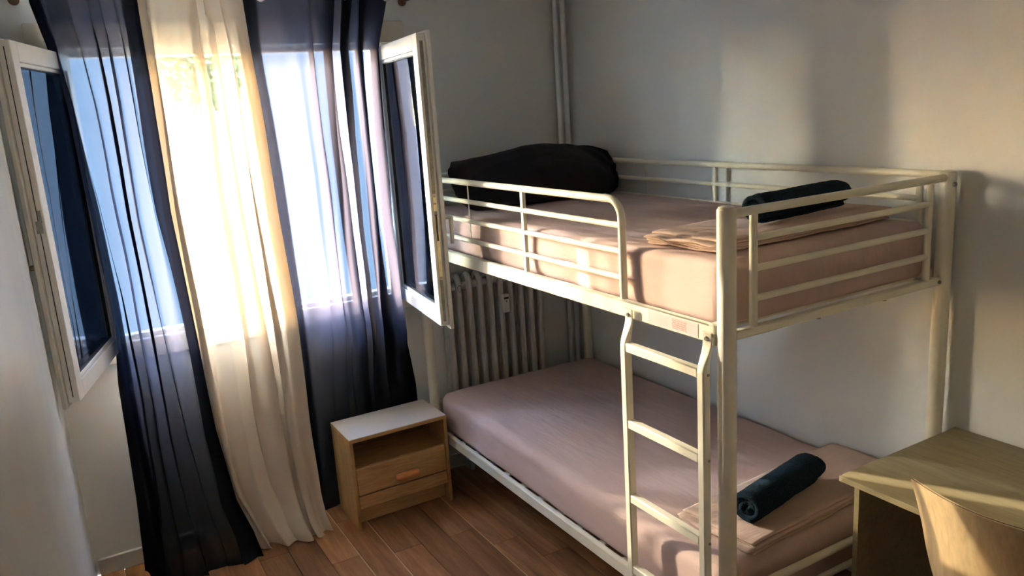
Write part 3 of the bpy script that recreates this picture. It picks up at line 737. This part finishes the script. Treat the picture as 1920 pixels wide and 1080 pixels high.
# ------------------------------------------------------------------ nightstand
NX0, NX1, NYF, NYB, NH = -1.523, -1.033, -.315, -.042, .452
ns = tag(empty('nightstand', ((NX0+NX1)/2, (NYF+NYB)/2, 0)), 'small oak nightstand with grey top, open shelf and one drawer', 'nightstand')
t_ = .016
for x0 in (NX0, NX1-t_):
    obj('side_panel', B(x0, x0+t_, NYF, NYB, 0.0, NH-.018, bev=.0015), M['oakv'], ns)
tp = obj('top', B(NX0-.001, NX1+.001, NYF-.002, NYB, NH-.018, NH-.001, bev=.0015), M['oak'], ns)
obj('laminate_sheet', B(NX0+.001, NX1-.001, NYF+.001, NYB-.001, NH-.001, NH+.0006), M['lam'], tp)
obj('back_panel', B(NX0+t_, NX1-t_, NYB-.006, NYB-.001, .02, NH-.018), M['oakin'], ns)
obj('shelf', B(NX0+t_, NX1-t_, NYF+.020, NYB-.006, .292, .300), M['oak'], ns)
dr = obj('drawer_front', B(NX0+t_+.002, NX1-t_-.002, NYF+.002, NYF+.018, .1675, .300, bev=.003), M['oak'], ns)
hx0, hx1, hz_ = -1.325, -1.205, .214
hm = MB().tube([(hx0+.002, NYF-.017, hz_), (hx0+.010, NYF-.018, hz_), (hx1-.010, NYF-.018, hz_), (hx1-.002, NYF-.017, hz_)], [.011, .0175, .0175, .011], 14)
hm.box(hx0+.02, hx1-.02, NYF-.014, NYF+.003, hz_-.006, hz_+.006)
h_ = obj('handle', hm, M['knob'], dr, smooth=True); h_['label'] = 'orange wooden pull handle'
obj('lower_panel', B(NX0+t_+.001, NX1-t_-.001, NYF+.003, NYF+.018, .098, .1605, bev=.003), M['oak'], ns)
obj('plinth', B(NX0+t_, NX1-t_, NYF+.060, NYF+.074, .004, .104, bev=.001), M['oak'], ns)
for i, z_ in enumerate((.33, .20, .09)):
    obj('screw_cap', MB().tube([(NX0, NYF+.05, z_), (NX0-.001, NYF+.05, z_)], .006, 10), M['knob'], ns)

# ------------------------------------------------------------------ desk
DX, DY0, DY1, DZ = -.593, -3.36, -2.203, .741
desk = tag(empty('desk', (-.3, (DY0+DY1)/2, 0)), 'pale birch desk with panel ends against the plain wall', 'desk')
obj('desk_top', B(DX, -.003, DY0, DY1, DZ-.018, DZ, bev=.0015), M['desk'], desk)
for y_ in (DY1-.062, DY0+.044):
    obj('side_panel', B(DX+.014, -.018, y_, y_+.018, 0, DZ-.018, bev=.0012), M['desk'], desk)
obj('modesty_panel', B(-.10, -.084, DY0+.062, DY1-.062, .34, DZ-.018, bev=.001), M['desk'], desk)

# ------------------------------------------------------------------ chair
CYc = -2.685
ch = tag(empty('chair', (-.52, CYc, 0)), 'curved birch plywood chair pushed up to the desk', 'chair')
def shell_pt(t, s_):
    # t 0 seat front .. 1 back top ; s_ -1..1 across
    prof = [(-.27, .445, .195), (-.36, .455, .205), (-.46, .448, .20), (-.54, .445, .165), (-.595, .465, .125), (-.625, .52, .118), (-.645, .60, .145), (-.668, .69, .178), (-.692, .78, .198), (-.712, .845, .207), (-.722, .875, .206)]
    k = t*(len(prof)-1); i = min(int(k), len(prof)-2); f = k-i
    def cr(j):
        p0, p1, p2, p3 = [prof[max(0, min(len(prof)-1, i+d))][j] for d in (-1, 0, 1, 2)]
        return .5*(2*p1+(p2-p0)*f+(2*p0-5*p1+4*p2-p3)*f*f+(3*p1-p0-3*p2+p3)*f**3)
    x, z, w_ = cr(0), cr(1), cr(2)
    bk_ = sm(.5, .75, t)
    y = CYc+s_*w_
    x += bk_*.068*(abs(s_*w_)/.2)**2
    z += (1-bk_)*.012*(s_*s_)
    z -= sm(.85, 1, t)*.016*abs(s_)**3
    if t > .9 or t < .1: pass
    return Vector((x, y, z))
def shell():
    n1, n2, th = 60, 24, .0095
    top = [[shell_pt(i/n1, 2*j/n2-1) for j in range(n2+1)] for i in range(n1+1)]
    mb = MB(); nor = []
    for i in range(n1+1):
        row = []
        for j in range(n2+1):
            a = top[min(i+1, n1)][j]-top[max(i-1, 0)][j]; b = top[i][min(j+1, n2)]-top[i][max(j-1, 0)]
            row.append(a.cross(b).normalized())
        nor.append(row)
    W_ = n2+1; vs = [p for r in top for p in r]+[top[i][j]+nor[i][j]*th for i in range(n1+1) for j in range(n2+1)]; o2 = (n1+1)*W_; fs = []
    for i in range(n1):
        for j in range(n2):
            fs.append((i*W_+j, i*W_+j+1, (i+1)*W_+j+1, (i+1)*W_+j)); fs.append((o2+i*W_+j, o2+(i+1)*W_+j, o2+(i+1)*W_+j+1, o2+i*W_+j+1))
    rim = [(0, j) for j in range(n2)]+[(i, n2) for i in range(n1)]+[(n1, j) for j in range(n2, 0, -1)]+[(i, 0) for i in range(n1, 0, -1)]
    for (a, b), (c, d) in zip(rim, rim[1:]+rim[:1]): fs.append((a*W_+b, c*W_+d, o2+c*W_+d, o2+a*W_+b))
    mb.add(vs, fs)
    line = [top[i][j]+nor[i][j]*th*.5 for i, j in rim]
    return mb, line
sh, rimline = shell()
shell_o = obj('seat_shell', sh, M['ply'], ch, smooth=True)
obj('ply_line', MB().tube(rimline, .0011, 6, closed=True), M['plyline'], shell_o)
for sx_, sy_ in ((-.34, -1), (-.34, 1), (-.53, -1), (-.53, 1)):
    fx = sx_+(.055 if sx_ > -.4 else -.075)
    obj('leg', MB().tube([(sx_+(-.03 if sx_ > -.4 else .03), CYc+sy_*.06, .428), (sx_, CYc+sy_*.13, .424), (sx_+(fx-sx_)*.1, CYc+sy_*.15, .405), (fx, CYc+sy_*.20, .004), (fx, CYc+sy_*.20, 0)], .0095, 12), M['chrome'], ch, smooth=True)
obj('seat_plate', B(-.52, -.36, CYc-.07, CYc+.07, .428, .440, bev=.002), M['bolt'], ch)

# ------------------------------------------------------------------ outside
struct('ground', B(-200, 300, 3, 600, -9.1, -9.0), M['ground'], 'pale ground outside the window')
def tree(x_, y_, zb, h, rc, seed, label):
    t = tag(empty('tree', (x_, y_, zb)), label, 'tree')
    r_ = random.Random(seed)
    obj('trunk', MB().tube([(x_, y_, zb), (x_+.1, y_, zb+h*.35), (x_, y_, zb+h*.8)], [.16, .10, .03], 10), M['bark'], t, smooth=True)
    mb = MB()
    for i in range(2600):
        th, ph = r_.uniform(0, 2*math.pi), math.acos(r_.uniform(-1, 1)); rr = rc*r_.uniform(.35, 1)**.5*(1+.25*nz(math.cos(th)*2, math.sin(th)*2, ph*2+seed))
        c = Vector((x_+rr*math.sin(ph)*math.cos(th), y_+rr*math.sin(ph)*math.sin(th), zb+h*.72+.8*rr*math.cos(ph)))
        a = Vector((r_.uniform(-1, 1), r_.uniform(-1, 1), r_.uniform(-1, 1))).normalized(); b = a.orthogonal().normalized()
        s_ = r_.uniform(.05, .10)
        mb.add([c-a*s_, c+b*s_*.5, c+a*s_, c-b*s_*.5], [(0, 1, 2, 3)])
    obj('crown', mb, M['leaf'], t)['kind'] = 'stuff'
tp_ = px(375, 120, 1, 9.5)
tree(tp_.x, 9.5, -9, (tp_.z+9)/.72, .85, 1, 'small leafy green tree outside in front of the pale building')
bd_ = tag(empty('building', (12, 16, -9)), 'pale roughcast building across the yard outside the window', 'building')
obj('facade', B(-3.4, 28, 13, 20, -9, 7.5), M['roughcast'], bd_)
obj('roof_coping', B(-3.55, 28.15, 12.85, 20.15, 7.5, 7.7, bev=.02), M['base'], bd_)
